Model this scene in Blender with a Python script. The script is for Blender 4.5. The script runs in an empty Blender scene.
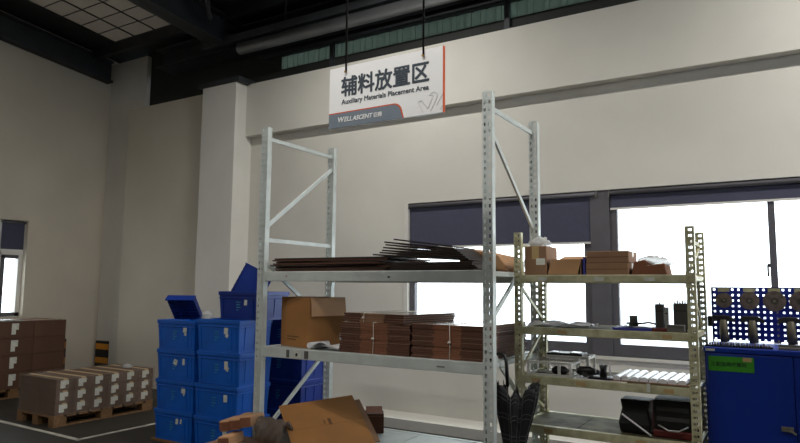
import bpy, math, random
from mathutils import Vector, Matrix, Euler
random.seed(7)
sc = bpy.context.scene
col = sc.collection
R = math.radians

# ------------------------------------------------------------------ camera
W_PX, F_PX = 800.0, 635.4
yaw, pitch, roll, EYE = R(31.4), R(5.9), R(0.53), 1.5
fwd = Vector((-math.sin(yaw)*math.cos(pitch), math.cos(yaw)*math.cos(pitch), math.sin(pitch)))
rgt = Vector((math.cos(yaw), math.sin(yaw), 0)); upv = rgt.cross(fwd)
r2 = rgt*math.cos(roll) + upv*math.sin(roll); u2 = upv*math.cos(roll) - rgt*math.sin(roll)
cd = bpy.data.cameras.new('camera'); cam = bpy.data.objects.new('camera', cd); col.objects.link(cam)
cd.sensor_fit = 'HORIZONTAL'; cd.sensor_width = 36.0; cd.lens = 36.0*F_PX/W_PX
cd.clip_start = 0.05; cd.clip_end = 300
M4 = Matrix((r2, u2, -fwd)).transposed().to_4x4(); M4.translation = (0, 0, EYE)
cam.matrix_world = M4
sc.camera = cam

# ------------------------------------------------------------------ sky, exposure
wd = bpy.data.worlds.new('overcast_sky'); sc.world = wd; wd.use_nodes = True
bg = wd.node_tree.nodes['Background']
bg.inputs[0].default_value = (0.90, 0.96, 1.0, 1); bg.inputs[1].default_value = 5.0
sc.view_settings.view_transform = 'Standard'; sc.view_settings.look = 'None'
sc.view_settings.exposure = 0.08; sc.view_settings.gamma = 1.0
sc.view_settings.use_curve_mapping = False
sc.cycles.use_denoising = True
sc.cycles.max_bounces = 8; sc.cycles.diffuse_bounces = 4; sc.cycles.transparent_max_bounces = 12
sc.cycles.sample_clamp_indirect = 6.0

# hall lamps, all but the wall pair added as fill: (x, y, z, watts); fixtures are built further down
LAMPS = [(1.7, 4.65, 4.95, 135), (-3.6, 4.65, 4.95, 58), (-1.9, 1.6, 4.3, 42), (-5.2, 0.4, 4.9, 48), (-7.5, -1.5, 5.5, 32), (2.0, -5.5, 5.4, 6)]  # lamp before the sign is added to brighten its face

# ------------------------------------------------------------------ materials
def srgb(h):
    h = h.lstrip('#'); v = [int(h[i:i+2], 16)/255 for i in (0, 2, 4)]
    return tuple(c/12.92 if c <= .04045 else ((c+.055)/1.055)**2.4 for c in v)
MATS = {}
def mat(name, hexc, rough=.6, metal=0., var=.15, scale=6., bump=0., bscale=40., spec=.5, hex2=None, stretch=None, detail=4):
    m = bpy.data.materials.new(name); m.use_nodes = True
    nt = m.node_tree; n = nt.nodes; L = nt.links; b = n['Principled BSDF']
    c = srgb(hexc)
    tc = n.new('ShaderNodeTexCoord'); mp = n.new('ShaderNodeMapping'); L.new(tc.outputs['Object'], mp.inputs[0])
    if stretch: mp.inputs['Scale'].default_value = stretch
    nz = n.new('ShaderNodeTexNoise'); nz.inputs['Scale'].default_value = scale; nz.inputs['Detail'].default_value = detail
    L.new(mp.outputs[0], nz.inputs['Vector'])
    cr = n.new('ShaderNodeValToRGB'); L.new(nz.outputs['Fac'], cr.inputs[0])
    d = srgb(hex2) if hex2 else tuple(x*(1-var) for x in c)
    u = c if hex2 else tuple(min(1, x*(1+var*.6)) for x in c)
    cr.color_ramp.elements[0].position = .35; cr.color_ramp.elements[0].color = (*d, 1)
    cr.color_ramp.elements[1].position = .65; cr.color_ramp.elements[1].color = (*u, 1)
    L.new(cr.outputs[0], b.inputs['Base Color'])
    b.inputs['Roughness'].default_value = rough; b.inputs['Metallic'].default_value = metal
    b.inputs['Specular IOR Level'].default_value = spec
    if bump:
        n2 = n.new('ShaderNodeTexNoise'); n2.inputs['Scale'].default_value = bscale; L.new(mp.outputs[0], n2.inputs['Vector'])
        bp = n.new('ShaderNodeBump'); bp.inputs['Strength'].default_value = bump; bp.inputs['Distance'].default_value = .01
        L.new(n2.outputs['Fac'], bp.inputs['Height']); L.new(bp.outputs[0], b.inputs['Normal'])
    MATS[name] = m
    return m
mat('wall_paint', '#d4d1c8', .85, var=.05, scale=1.2, bump=.08, bscale=60)
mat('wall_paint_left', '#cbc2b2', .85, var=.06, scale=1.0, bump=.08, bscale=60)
mat('column_paint', '#dbd8d0', .8, var=.05, scale=1.5, bump=.06)
mat('floor_concrete', '#35322d', .6, spec=.3, var=.25, scale=1.8, bump=.1, bscale=15)
mat('tape_line', '#b9b5aa', .6, var=.25, scale=9)
mat('roof_steel', '#33363a', .6, .3, var=.2, scale=3)
mat('girder_steel', '#3a3d41', .55, .3, var=.2, scale=3)
mat('pipe_silver', '#b9bcc0', .35, .85, var=.08, scale=3)
mat('cladding', '#2c2f2c', .7, .1, var=.2, scale=3)
mat('frame_dark', '#5d5b60', .5, .2, var=.08)
mat('frame_white', '#d9d6cf', .5, var=.06)
mat('blind_fabric', '#46485a', .9, var=.06, scale=30, bump=.05, bscale=300)
mat('rack_white', '#cad0cc', .45, .1, var=.08, scale=9)
mat('rack_cream', '#cdc9a6', .5, .1, var=.22, scale=12, hex2='#a8a37e')
mat('rack_deck', '#b5bab5', .5, .1, var=.12, scale=7)
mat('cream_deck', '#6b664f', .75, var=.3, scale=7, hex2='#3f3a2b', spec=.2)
mat('sign_white', '#fbfbfb', .45, var=.01)
mat('sign_text', '#37434f', .6, var=.02)
mat('sign_band', '#77838f', .5, var=.02)
mat('sign_orange', '#d4521c', .5, var=.03)
mat('sign_emboss', '#e6e6e6', .5, var=.05)
mat('print_white', '#f3f3f3', .5, var=.02)
mat('wire_black', '#101010', .5, .4)
mat('brass', '#a5803d', .35, .8)
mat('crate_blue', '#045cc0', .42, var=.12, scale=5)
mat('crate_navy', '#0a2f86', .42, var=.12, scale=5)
mat('print_teal', '#3d8fb0', .7, var=.3, scale=40)
mat('paper', '#cfd0c5', .75, var=.1, scale=25)
mat('card_brown', '#8c6a50', .85, var=.12, scale=5, bump=.04)
mat('card_light', '#ad8259', .75, var=.1, scale=5, bump=.04, spec=.8)
mat('card_tan', '#a2703c', .85, var=.1, scale=4, bump=.04)
mat('card_edge', '#80523a', .9, var=.22, scale=60, stretch=(1, 1, 6))
mat('card_edge_dark', '#5a3a2b', .9, var=.25, scale=60, stretch=(1, 1, 6))
mat('card_coated', '#b79a80', .16, var=.05, spec=1.0)
mat('card_pallet', '#5a4434', .7, var=.12, scale=4, bump=.04)
mat('card_stack', '#593d2d', .8, var=.12, scale=4, bump=.04)
mat('card_print', '#6b4a2b', .85, var=.2, scale=30)
mat('tape_tan', '#b79a6c', .35, var=.1)
mat('wood_pallet', '#7c5c3b', .8, var=.25, scale=8, stretch=(1, 6, 6), bump=.1)
mat('plate_dark', '#33231c', .5, var=.3, scale=6)
mat('string_white', '#e6e0d4', .8)
mat('guard_black', '#141414', .7)
mat('guard_yellow', '#d08a1c', .6, var=.1)
mat('umbrella_black', '#111319', .75, var=.2, scale=20)
mat('umbrella_check', '#4e4e4b', .75, var=.2)
mat('black_plastic', '#0e0e0f', .45, var=.15)
mat('dark_grey', '#3d3b38', .6, var=.2)
mat('mid_grey', '#6f6d68', .5, .3, var=.15)
mat('alu', '#c4c4c0', .35, .6, var=.1)
mat('pvc_white', '#e8e6e8', .35, var=.05)
mat('red_plastic', '#5c1a18', .5, var=.15)
mat('blue_flat', '#3a3c9a', .5, var=.1)
mat('cabinet_blue', '#0a3093', .4, .15, var=.1, scale=4)
mat('peg_blue', '#1c2f9e', .45, .1, var=.06)
mat('green_label', '#378a1c', .5, var=.06)
mat('green_print', '#14461a', .6, var=.1)
mat('disc_brown', '#75675c', .7, .2, var=.35, scale=30, bump=.2, bscale=120)
mat('disc_hub', '#57503f', .6, .3, var=.2)
mat('tool_steel', '#3a3733', .5, .4, var=.25, scale=14)
mat('steel_bits', '#7d786a', .6, .2, var=.3, scale=30)
mat('ground_out', '#c9d0d6', .9, var=.1, scale=.4)
mat('lamp_white', '#e8e8e8', .5)

def glassy(name, color, amt, rough=.05):
    m = bpy.data.materials.new(name); m.use_nodes = True; nt = m.node_tree; n = nt.nodes; L = nt.links
    n.remove(n['Principled BSDF']); o = n['Material Output']
    t = n.new('ShaderNodeBsdfTransparent'); t.inputs[0].default_value = (*color, 1)
    g = n.new('ShaderNodeBsdfGlossy'); g.inputs['Roughness'].default_value = rough
    mx = n.new('ShaderNodeMixShader'); mx.inputs[0].default_value = amt
    L.new(t.outputs[0], mx.inputs[1]); L.new(g.outputs[0], mx.inputs[2]); L.new(mx.outputs[0], o.inputs[0]); MATS[name] = m
glassy('glass', (.96, .98, .98), .06)
def film(name, color, transp, rough=.25):
    m = bpy.data.materials.new(name); m.use_nodes = True; nt = m.node_tree; n = nt.nodes; L = nt.links
    b = n['Principled BSDF']; o = n['Material Output']
    b.inputs['Base Color'].default_value = (*color, 1); b.inputs['Roughness'].default_value = rough
    nz = n.new('ShaderNodeTexNoise'); nz.inputs['Scale'].default_value = 25; bp = n.new('ShaderNodeBump'); bp.inputs['Strength'].default_value = .8
    bp.inputs['Distance'].default_value = .02; L.new(nz.outputs[0], bp.inputs['Height']); L.new(bp.outputs[0], b.inputs['Normal'])
    t = n.new('ShaderNodeBsdfTransparent'); mx = n.new('ShaderNodeMixShader'); mx.inputs[0].default_value = transp
    L.new(b.outputs[0], mx.inputs[1]); L.new(t.outputs[0], mx.inputs[2]); L.new(mx.outputs[0], o.inputs[0]); MATS[name] = m
film('plastic_film', (.8, .82, .82), .35)
film('shrink_wrap', (.42, .36, .31), .86, .14)
film('bubble_wrap', (.22, .165, .13), .35, .1)
def translucent(name, color):
    m = bpy.data.materials.new(name); m.use_nodes = True; nt = m.node_tree; n = nt.nodes; L = nt.links
    n.remove(n['Principled BSDF']); o = n['Material Output']
    tc = n.new('ShaderNodeTexCoord'); nz = n.new('ShaderNodeTexNoise'); nz.inputs['Scale'].default_value = 1.5; L.new(tc.outputs['Object'], nz.inputs[0])
    cr = n.new('ShaderNodeValToRGB'); L.new(nz.outputs[0], cr.inputs[0])
    cr.color_ramp.elements[0].color = (*[c*.8 for c in color], 1); cr.color_ramp.elements[1].color = (*color, 1)
    t = n.new('ShaderNodeBsdfTranslucent'); L.new(cr.outputs[0], t.inputs[0]); d = n.new('ShaderNodeBsdfDiffuse'); L.new(cr.outputs[0], d.inputs[0])
    mx = n.new('ShaderNodeMixShader'); mx.inputs[0].default_value = .4
    L.new(t.outputs[0], mx.inputs[1]); L.new(d.outputs[0], mx.inputs[2]); L.new(mx.outputs[0], o.inputs[0]); MATS[name] = m
translucent('skylight_sheet', (.22, .20, .175))
translucent('green_sheet', (.24, .28, .25))
m = bpy.data.materials.new('lamp_glow'); m.use_nodes = True
m.node_tree.nodes['Principled BSDF'].inputs['Emission Color'].default_value = (1, .97, .9, 1)
m.node_tree.nodes['Principled BSDF'].inputs['Emission Strength'].default_value = 3; MATS['lamp_glow'] = m

# ------------------------------------------------------------------ helpers
class MB:
    def __init__(s): s.v = []; s.f = []; s.m = []; s.cur = 0; s.smooth = set()
    def box(s, x0, x1, y0, y1, z0, z1, mt=None):
        return s.obox(Vector(((x0+x1)/2, (y0+y1)/2, (z0+z1)/2)), (x1-x0)/2, (y1-y0)/2, (z1-z0)/2, None, mt)
    def obox(s, c, hx, hy, hz, rot=None, mt=None):
        b = len(s.v); M = rot.to_matrix() if rot is not None else None
        for dx, dy, dz in ((-1,-1,-1),(1,-1,-1),(1,1,-1),(-1,1,-1),(-1,-1,1),(1,-1,1),(1,1,1),(-1,1,1)):
            d = Vector((dx*hx, dy*hy, dz*hz))
            if M: d = M @ d
            s.v.append(Vector(c)+d)
        s._add([(0,3,2,1),(4,5,6,7),(0,1,5,4),(1,2,6,5),(2,3,7,6),(3,0,4,7)], b, mt); return s
    def _add(s, fs, b, mt=None, smooth=False):
        for f in fs:
            if smooth: s.smooth.add(len(s.f))
            s.f.append(tuple(i+b for i in f)); s.m.append(s.cur if mt is None else mt)
    def bar(s, a, c, w, h, up=Vector((0,0,1)), mt=None):
        a = Vector(a); c = Vector(c); d = (c-a); L = d.length; d.normalize()
        sd = d.cross(up)
        if sd.length < 1e-4: sd = d.cross(Vector((1,0,0)))
        sd.normalize(); u = sd.cross(d)
        b = len(s.v)
        for p in (a, c):
            for i, j in ((-1,-1),(1,-1),(1,1),(-1,1)): s.v.append(p+sd*i*w/2+u*j*h/2)
        s._add([(0,1,2,3),(7,6,5,4),(0,4,5,1),(1,5,6,2),(2,6,7,3),(3,7,4,0)], b, mt); return s
    def tube(s, pts, r, n=10, mt=None, caps=True):
        pts = [Vector(p) for p in pts]; rr = r if isinstance(r, (list, tuple)) else [r]*len(pts)
        b = len(s.v); pu = None
        for i, p in enumerate(pts):
            t = (pts[min(i+1, len(pts)-1)]-pts[max(i-1, 0)]).normalized()
            u = pu if pu is not None else (Vector((0,0,1)) if abs(t.z) < .9 else Vector((1,0,0)))
            u = (u - t*u.dot(t)).normalized(); pu = u; w = t.cross(u)
            for k in range(n):
                a = 2*math.pi*k/n; s.v.append(p+(u*math.cos(a)+w*math.sin(a))*rr[i])
        for i in range(len(pts)-1):
            s._add([(i*n+k, i*n+(k+1)%n, (i+1)*n+(k+1)%n, (i+1)*n+k) for k in range(n)], b, mt, True)
        if caps:
            s._add([tuple(reversed(range(n)))], b, mt); s._add([tuple(range(n))], b+(len(pts)-1)*n, mt)
        return s
    def cyl(s, a, c, r, n=16, mt=None): return s.tube([a, c], r, n, mt)
    def prism(s, poly, y0, y1, mt=None):
        """polygon in XZ (counter-clockwise seen from -Y), extruded y0..y1"""
        b = len(s.v); n = len(poly)
        for x, z in poly: s.v.append(Vector((x, y0, z)))
        for x, z in poly: s.v.append(Vector((x, y1, z)))
        s._add([tuple(range(n)), tuple(reversed(range(n, 2*n)))] + [((i+1) % n, i, n+i, n+(i+1) % n) for i in range(n)], b, mt); return s
    def frustum(s, rects, mt=None, cap0=True, cap1=True):
        """list of (x0,x1,y0,y1,z) loops joined"""
        b = len(s.v)
        for x0, x1, y0, y1, z in rects:
            for p in ((x0,y0,z),(x1,y0,z),(x1,y1,z),(x0,y1,z)): s.v.append(Vector(p))
        for i in range(len(rects)-1):
            s._add([(i*4+k, i*4+(k+1) % 4, i*4+4+(k+1) % 4, i*4+4+k) for k in range(4)], b, mt)
        if cap0: s._add([(3,2,1,0)], b, mt)
        if cap1: s._add([(0,1,2,3)], b+4*(len(rects)-1), mt)
        return s
    def grid(s, fn, nu, nv, mt=None, thick=None):
        b = len(s.v)
        for j in range(nv+1):
            for i in range(nu+1): s.v.append(Vector(fn(i/nu, j/nv)))
        s._add([(j*(nu+1)+i, j*(nu+1)+i+1, (j+1)*(nu+1)+i+1, (j+1)*(nu+1)+i) for j in range(nv) for i in range(nu)], b, mt, True); return s
    def mesh(s, name, mats):
        me = bpy.data.meshes.new(name); me.from_pydata([tuple(v) for v in s.v], [], s.f)
        for k in (mats if isinstance(mats, (list, tuple)) else [mats]): me.materials.append(MATS[k])
        for i, p in enumerate(me.polygons):
            p.material_index = s.m[i]; p.use_smooth = i in s.smooth
        me.update(); return me
    def build(s, name, mats, parent=None, loc=None, bevel=0, solid=0):
        o = bpy.data.objects.new(name, s.mesh(name, mats)); col.objects.link(o)
        if parent: o.parent = parent
        if loc: o.location = loc
        if solid:
            q = o.modifiers.new('solid', 'SOLIDIFY'); q.thickness = solid; q.offset = 0
        if bevel:
            q = o.modifiers.new('bevel', 'BEVEL'); q.width = bevel; q.segments = 2; q.limit_method = 'ANGLE'
        return o
def tag(o, label=None, cat=None, group=None, kind=None):
    if label: o['label'] = label
    if cat: o['category'] = cat
    if group: o['group'] = group
    if kind: o['kind'] = kind
    return o
def empty(name, loc=(0,0,0), rot=(0,0,0), label=None, cat=None, group=None, kind=None):
    o = bpy.data.objects.new(name, None); o.empty_display_size = .1; col.objects.link(o)
    o.location = loc; o.rotation_euler = rot
    return tag(o, label, cat, group, kind)
def copy_tree(o, parent=None):
    c = o.copy(); col.objects.link(c)
    if parent: c.parent = parent
    for ch in list(o.children):
        k = ch.copy(); col.objects.link(k); k.parent = c
        for g in list(ch.children):
            q = g.copy(); col.objects.link(q); q.parent = k
    return c
def bx(name, dims, mt, parent=None, bevel=0):
    return MB().box(*dims).build(name, mt, parent, bevel=bevel)
def struct(name, mb, mt, parent=None, label=None):
    o = mb.build(name, mt, parent)
    if parent is None: tag(o, label, None, None, 'structure')
    return o
def text_mesh(name, body, size, mt, parent, x, y, z, width=None, bold=0., shear=0., thick=0., height=None):
    """flat lettering on a face that looks to -Y; x, z of the left baseline"""
    cu = bpy.data.curves.new(name, 'FONT'); cu.body = body; cu.size = size; cu.offset = bold; cu.shear = shear; cu.resolution_u = 3
    cu.extrude = .0006
    t = bpy.data.objects.new(name+'_tmp', cu); col.objects.link(t)
    bpy.context.view_layer.update()
    me = bpy.data.meshes.new_from_object(t.evaluated_get(bpy.context.evaluated_depsgraph_get()))
    bpy.data.objects.remove(t)
    xs = [v.co.x for v in me.vertices]; ys = [v.co.y for v in me.vertices]
    x0, x1, y0, y1 = min(xs), max(xs), min(ys), max(ys)
    sx = width/(x1-x0) if width else 1; sy = height/(y1-y0) if height else sx
    for v in me.vertices:
        a, b_, c = v.co; v.co = (x+(a-x0)*sx, y-c, z+(b_-(y0 if height else 0))*sy)
    if thick:
        V = [v.co.copy() for v in me.vertices]; Fs = [tuple(p.vertices) for p in me.polygons]; nv = []; nf = []
        for q in range(6):
            a = q*math.pi/3; b_ = len(nv)
            nv += [(v.x+thick*math.cos(a), v.y-.0001*q, v.z+thick*math.sin(a)) for v in V]; nf += [tuple(i+b_ for i in f_) for f_ in Fs]
        me = bpy.data.meshes.new(name); me.from_pydata(nv, [], nf)
    me.materials.clear(); me.materials.append(MATS[mt]); me.name = name
    o = bpy.data.objects.new(name, me); col.objects.link(o); o.parent = parent
    return o
ORD = ['first', 'second', 'third', 'fourth', 'fifth', 'sixth', 'seventh', 'eighth']
def jit(a): return random.uniform(-a, a)

# ================================================================== THE SETTING
XL = -9.65          # inner face of the left wall
YU, YW = 6.20, 6.32 # upper / lower faces of the back wall
struct('floor', MB().box(-10.2, 8.2, -9.2, 6.7, -.2, 0), 'floor_concrete', label='dark worn concrete workshop floor')
struct('ground_outside', MB().box(-80, 80, 6.8, 120, -.35, -.2).box(-80, -10.3, -40, 6.8, -.35, -.2), 'ground_out', label='pale concrete yard outside the windows')
struct('ground_right', MB().box(8.6, 90, -40, 6.8, -.35, -.2), 'ground_out', label='pale concrete yard outside the far right wall')
# left wall with a window opening
WY0, WY1, WZ0, WZ1 = 4.0, 5.17, 1.02, 2.43
struct('wall_left', MB().box(XL-.3, XL, -9.2, WY0, 0, 6.6).box(XL-.3, XL, WY1, 6.7, 0, 6.6).box(XL-.3, XL, WY0, WY1, 0, WZ0).box(XL-.3, XL, WY0, WY1, WZ1, 6.6),
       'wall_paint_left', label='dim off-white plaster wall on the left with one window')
# back wall: window opening x BX0..BX1, z BZ0..BZ1
BX0, BX1, BZ0, BZ1 = -3.79, 3.6, .86, 2.47
struct('wall_back', MB().box(-6.6, BX0, YW, 6.6, 0, 3.60).box(BX1, 8.2, YW, 6.6, 0, 3.60).box(BX0, BX1, YW, 6.6, 0, BZ0).box(BX0, BX1, YW, 6.6, BZ1, 3.60),
       'wall_paint', label='off-white back wall below the ledge with the window band')
struct('wall_back_upper', MB().box(-6.6, 8.2, YU, 6.6, 3.54, 4.27), 'wall_paint', label='projecting upper band of the back wall')
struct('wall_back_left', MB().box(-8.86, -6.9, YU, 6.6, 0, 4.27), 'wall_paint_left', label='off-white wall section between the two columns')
struct('wall_column_middle', MB().box(-6.94, -6.29, 6.0, 6.6, 0, 4.26), 'column_paint', label='white square column standing out of the back wall')
struct('wall_column_corner', MB().box(-9.66, -8.72, 6.38, 6.95, 0, 5.2), 'column_paint', label='white column in the corner rising above the back wall')
struct('baseboard_back', MB().box(-6.29, 8.2, 5.95, YW+.01, 0, .10), 'wall_paint', label='painted concrete kerb along the foot of the back wall')
struct('trim_column_cap', MB().box(-7.02, -6.22, 5.98, 6.6, 4.262, 4.33), 'girder_steel', label='dark steel cap on the middle column')
struct('wall_right', MB().box(8.2, 8.5, -9.2, -1, 0, 6.6).box(8.2, 8.5, 5.6, 6.7, 0, 6.6).box(8.2, 8.5, -1, 5.6, 4.2, 6.6).box(8.2, 8.5, -1, 5.6, 0, 2.3), 'wall_paint', label='plaster wall at the far right end with a high band of openings added for light')  # openings added and shaped to bring side light to column and upper wall
struct('wall_front', MB().box(-10, 8.5, -9.5, -9.2, 0, 7.2), 'wall_paint', label='plaster wall at the near end')
# cladding above the wall with a translucent strip
cl = struct('wall_cladding', MB().box(-8.80, 8.2, 6.46, 6.5, 4.2, 4.50).box(-8.80, 8.2, 6.46, 6.5, 4.68, 6.3), 'cladding', label='dark steel cladding above the back wall')
st = MB()
n = 150
for i in range(n):
    x0 = -5.9 + i*14.0/n
    st.prism([(x0, 4.50), (x0+.03, 4.50), (x0+.03, 4.68), (x0, 4.68)], 6.462+(.014 if i % 2 else 0), 6.470+(.014 if i % 2 else 0))
    st.box(x0+.03, x0+14.0/n, 6.466, 6.482, 4.50, 4.68)
struct('trim_clerestory', st, 'green_sheet', label='greenish translucent corrugated strip high above the back wall')
bx('cladding_left', (-8.80, -5.9, 6.46, 6.5, 4.49, 4.69), 'cladding', cl)
for x in (-5.0, -2.55, -.1, 2.35): bx('mullion', (x-.03, x+.03, 6.42, 6.46, 4.27, 4.75), 'girder_steel', cl)
bx('rail', (-6.3, 8.2, 6.40, 6.46, 4.68, 4.74), 'girder_steel', cl)
# roof
def roofz(y): return 5.28 + .1*(6.5-y)
def roofpanel(x0, x1, y0, y1, th=.05, dz=0):
    mb = MB(); b = [(x0, y0), (x1, y0), (x1, y1), (x0, y1)]
    mb.v = [Vector((x, y, roofz(y)+dz)) for x, y in b] + [Vector((x, y, roofz(y)+dz+th)) for x, y in b]
    mb._add([(0,3,2,1),(4,5,6,7),(0,1,5,4),(1,2,6,5),(2,3,7,6),(3,0,4,7)], 0); return mb
rf = roofpanel(-10.2, -9.0, -9.6, 7.2)
for a in ((-9.0, -7.05, -9.6, 2.0), (-9.0, -7.05, 6.15, 7.2), (-7.05, 8.6, -9.6, 7.2)):
    q = roofpanel(*a); b = len(rf.v); rf.v += q.v; rf._add(q.f, b)
ro = struct('ceiling', rf, 'roof_steel', label='dark sloping sheet steel roof')
sk = struct('ceiling_skylight', roofpanel(-9.0, -7.05, 2.0, 6.15, .01, .02), 'skylight_sheet', label='dull grey translucent rooflight sheet at upper left')
for i in range(14):
    y = 2.2+i*.29; bx('seam', (-9.0, -7.05, y, y+.007, roofz(y)+.006, roofz(y)+.019), 'girder_steel', sk)
for i in range(1, 4): 
    x = -9.0+i*.49
    MB().bar((x, 2.0, roofz(2.0)+.008), (x, 6.15, roofz(6.15)+.008), .008, .02).build('seam', 'girder_steel', sk)
def rafter(x, w, h, y0=-9.0, y1=6.5, lab=None):
    mb = MB()
    for z0, z1, ww in ((-.025-0, 0, w), (-h, -h+.03, w), (-h, 0, .03)):
        b = [(x-ww/2, y0), (x+ww/2, y0), (x+ww/2, y1), (x-ww/2, y1)]; k = len(mb.v)
        mb.v += [Vector((p, y, roofz(y)-.09+z0)) for p, y in b] + [Vector((p, y, roofz(y)-.09+z1)) for p, y in b]
        mb._add([(0,3,2,1),(4,5,6,7),(0,1,5,4),(1,2,6,5),(2,3,7,6),(3,0,4,7)], k)
    return struct('trim_rafter', mb, 'girder_steel', label=lab)
rafter(-9.56, .16, .36, y1=6.3, lab='dark steel gable rafter along the left wall')
rafter(-6.62, .26, .42, lab='dark steel rafter over the middle column')
for x in (-.8, 5.0): rafter(x, .26, .42, lab='dark steel rafter over the racks' if x < 0 else 'dark steel rafter at the right')
pu = [6.0, 4.2, 3.0, 1.6, 0, -1.8, -3.6, -5.4, -7.2]
for i, y in enumerate(pu):
    struct('trim_purlin', MB().box(-9.6, 8.2, y-.04, y+.04, roofz(y)-.16, roofz(y)-.002), 'girder_steel', label='dark steel roof purlin running along the hall')
for a, b in (((-6.4, 5.6, roofz(5.6)-.35), (-5.2, 4.3, roofz(4.3)-.12)), ((-6.4, 4.4, roofz(4.4)-.35), (-5.0, 5.9, roofz(5.9)-.12))):
    struct('trim_bracing', MB().bar(a, b, .05, .05), 'girder_steel', label='slanting steel roof brace beside the middle rafter')
struct('trim_eaves_beam', MB().box(-8.1, 8.2, 6.05, 6.40, 4.78, 4.80).box(-8.1, 8.2, 6.20, 6.24, 4.80, 5.05).box(-8.1, 8.2, 6.05, 6.40, 5.05, 5.07), 'girder_steel', label='dark eaves beam above the back wall')
pp = empty('ceiling_pipe', (0, 5.96, 4.685), kind='structure'); tag(pp, 'silver service pipe running high along the back wall')
MB().cyl((-6.2, 0, 0), (8.1, 0, 0), .078, 20).build('pipe', 'pipe_silver', pp)
MB().bar((-6.9, -.02, .15), (8.1, -.02, .15), .08, .10).build('carrier_beam', 'girder_steel', pp)
for x in (-5.4, -3.2, -1.0, 1.2, 3.4): MB().bar((x, 0, .08), (x, 0, roofz(5.96)-4.685-.01), .02, .02).build('hanger', 'girder_steel', pp)

# floor tape
tp = MB()
for a, b in (((-5.95, 3.80), (-5.95, 5.6)), ((-5.92, 3.80), (-8.6, 3.85))): tp.bar((*a, .002), (*b, .002), .05, .004)
tag(tp.build('floor_tape', 'tape_line'), 'worn white tape line marking the pallet bay on the floor', 'floor marking')

# ------------------------------------------------------------------ windows
def window(name, rects, frame_mt, label, parts):
    o = empty(name, kind='structure'); o['label'] = label
    for (nm, dims, mt) in parts: bx(nm, dims, mt, o)
    return o
FY0, FY1 = 6.36, 6.42
def wparts(x0, x1, mulls, z0=BZ0, z1=BZ1):
    p = [('sill_rail', (x0, x1, FY0, FY1, z0, z0+.115), 'frame_dark'), ('head_rail', (x0, x1, FY0, FY1, z1-.07, z1), 'frame_dark'),
         ('jamb', (x0, x0+.07, FY0, FY1, z0+.115, z1-.07), 'frame_dark'), ('jamb', (x1-.07, x1, FY0, FY1, z0+.115, z1-.07), 'frame_dark')]
    xs = [x0+.07]
    for mx, w in mulls:
        p.append(('mullion', (mx-w/2, mx+w/2, FY0-.005, FY1+.005, z0+.115, z1-.07), 'frame_dark')); xs += [mx-w/2, mx+w/2]
    xs.append(x1-.07)
    for i in range(0, len(xs), 2): p.append(('pane', (xs[i], xs[i+1], 6.385, 6.391, z0+.115, z1-.07), 'glass'))
    return p
w2 = window('window_2', None, None, 'grey-framed window behind the white rack', [('jamb_liner', (BX0, BX0+.045, YW-.01, 6.42, BZ0, BZ1), 'frame_white')] + wparts(BX0+.045, -1.655, [(-2.72, .05)]))
w3 = window('window_3', None, None, 'grey-framed window behind the cream rack and blue cabinet', wparts(-1.472, 3.6, [(-.104, .055), (1.25, .055), (2.5, .055)]))
bx('window_handle', (-.155, -.14, 6.33, 6.36, 1.62, 1.72), 'black_plastic', w3); bx('window_latch', (-.15, -.13, 6.325, 6.362, 1.70, 1.73), 'black_plastic', w3)
struct('trim_window_pier', MB().box(-1.655, -1.472, 6.335, 6.46, BZ0, BZ1), 'frame_dark', label='dark grey pier between the two back windows')
struct('trim_sill', MB().box(BX0-.02, BX1, 6.30, 6.37, BZ0-.03, BZ0), 'wall_paint', label='painted sill under the back windows')
def blind(name, x0, x1, ztop, zbot, y, label):
    o = empty(name, (x0, y, ztop), label=label, cat='blind', group='roller blinds in the windows')
    w = x1-x0
    MB().cyl((0, 0, -.02), (w, 0, -.02), .022, 14).build('roller', 'frame_dark', o)
    bx('fabric', (.005, w-.005, .018, .021, zbot-ztop, -.02), 'blind_fabric', o)
    bx('hem_bar', (0, w, .012, .028, zbot-ztop-.02, zbot-ztop), 'frame_white', o)
    for x in (-.012, w): bx('bracket', (x, x+.012, -.02, .05, -.05, .012), 'mid_grey', o)
blind('roller_blind', -3.73, -1.60, 2.455, 1.965, 6.325, 'slate blue roller blind half lowered behind the white rack')
blind('roller_blind', -1.46, 3.5, 2.455, 2.29, 6.325, 'slate blue roller blind almost fully rolled up on the right window')
w1 = empty('window_1', kind='structure'); w1['label'] = 'narrow window in the left wall'
for nm, d, mt in (('jamb', (XL-.16, XL-.10, WY1-.06, WY1, WZ0, WZ1), 'frame_white'), ('jamb', (XL-.16, XL-.10, WY0, WY0+.06, WZ0, WZ1), 'frame_white'),
                  ('sill_rail', (XL-.16, XL-.10, WY0, WY1, WZ0, WZ0+.06), 'frame_dark'), ('head_rail', (XL-.16, XL-.10, WY0, WY1, WZ1-.06, WZ1), 'frame_dark'),
                  ('transom', (XL-.16, XL-.09, WY0, WY1, 1.92, 1.99), 'frame_white'), ('mullion', (XL-.165, XL-.09, 4.80, 4.86, WZ0, WZ1), 'frame_white'),
                  ('sash', (XL-.155, XL-.095, 4.86, 4.92, 1.07, 1.93), 'frame_dark'), ('sash', (XL-.155, XL-.095, 4.86, 5.11, 1.87, 1.93), 'frame_dark'),
                  ('pane', (XL-.135, XL-.129, 4.06, 4.80, 1.08, WZ1-.06), 'glass'), ('pane', (XL-.135, XL-.129, 4.92, 5.11, 1.08, 1.87), 'glass'), ('pane', (XL-.135, XL-.129, 4.86, 5.11, 1.99, WZ1-.06), 'glass')):
    bx(nm, d, mt, w1)
o = empty('roller_blind', (XL-.06, 4.83, 2.42), label='short dark roller blind in the narrow left wall window', cat='blind', group='roller blinds in the windows')
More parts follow.
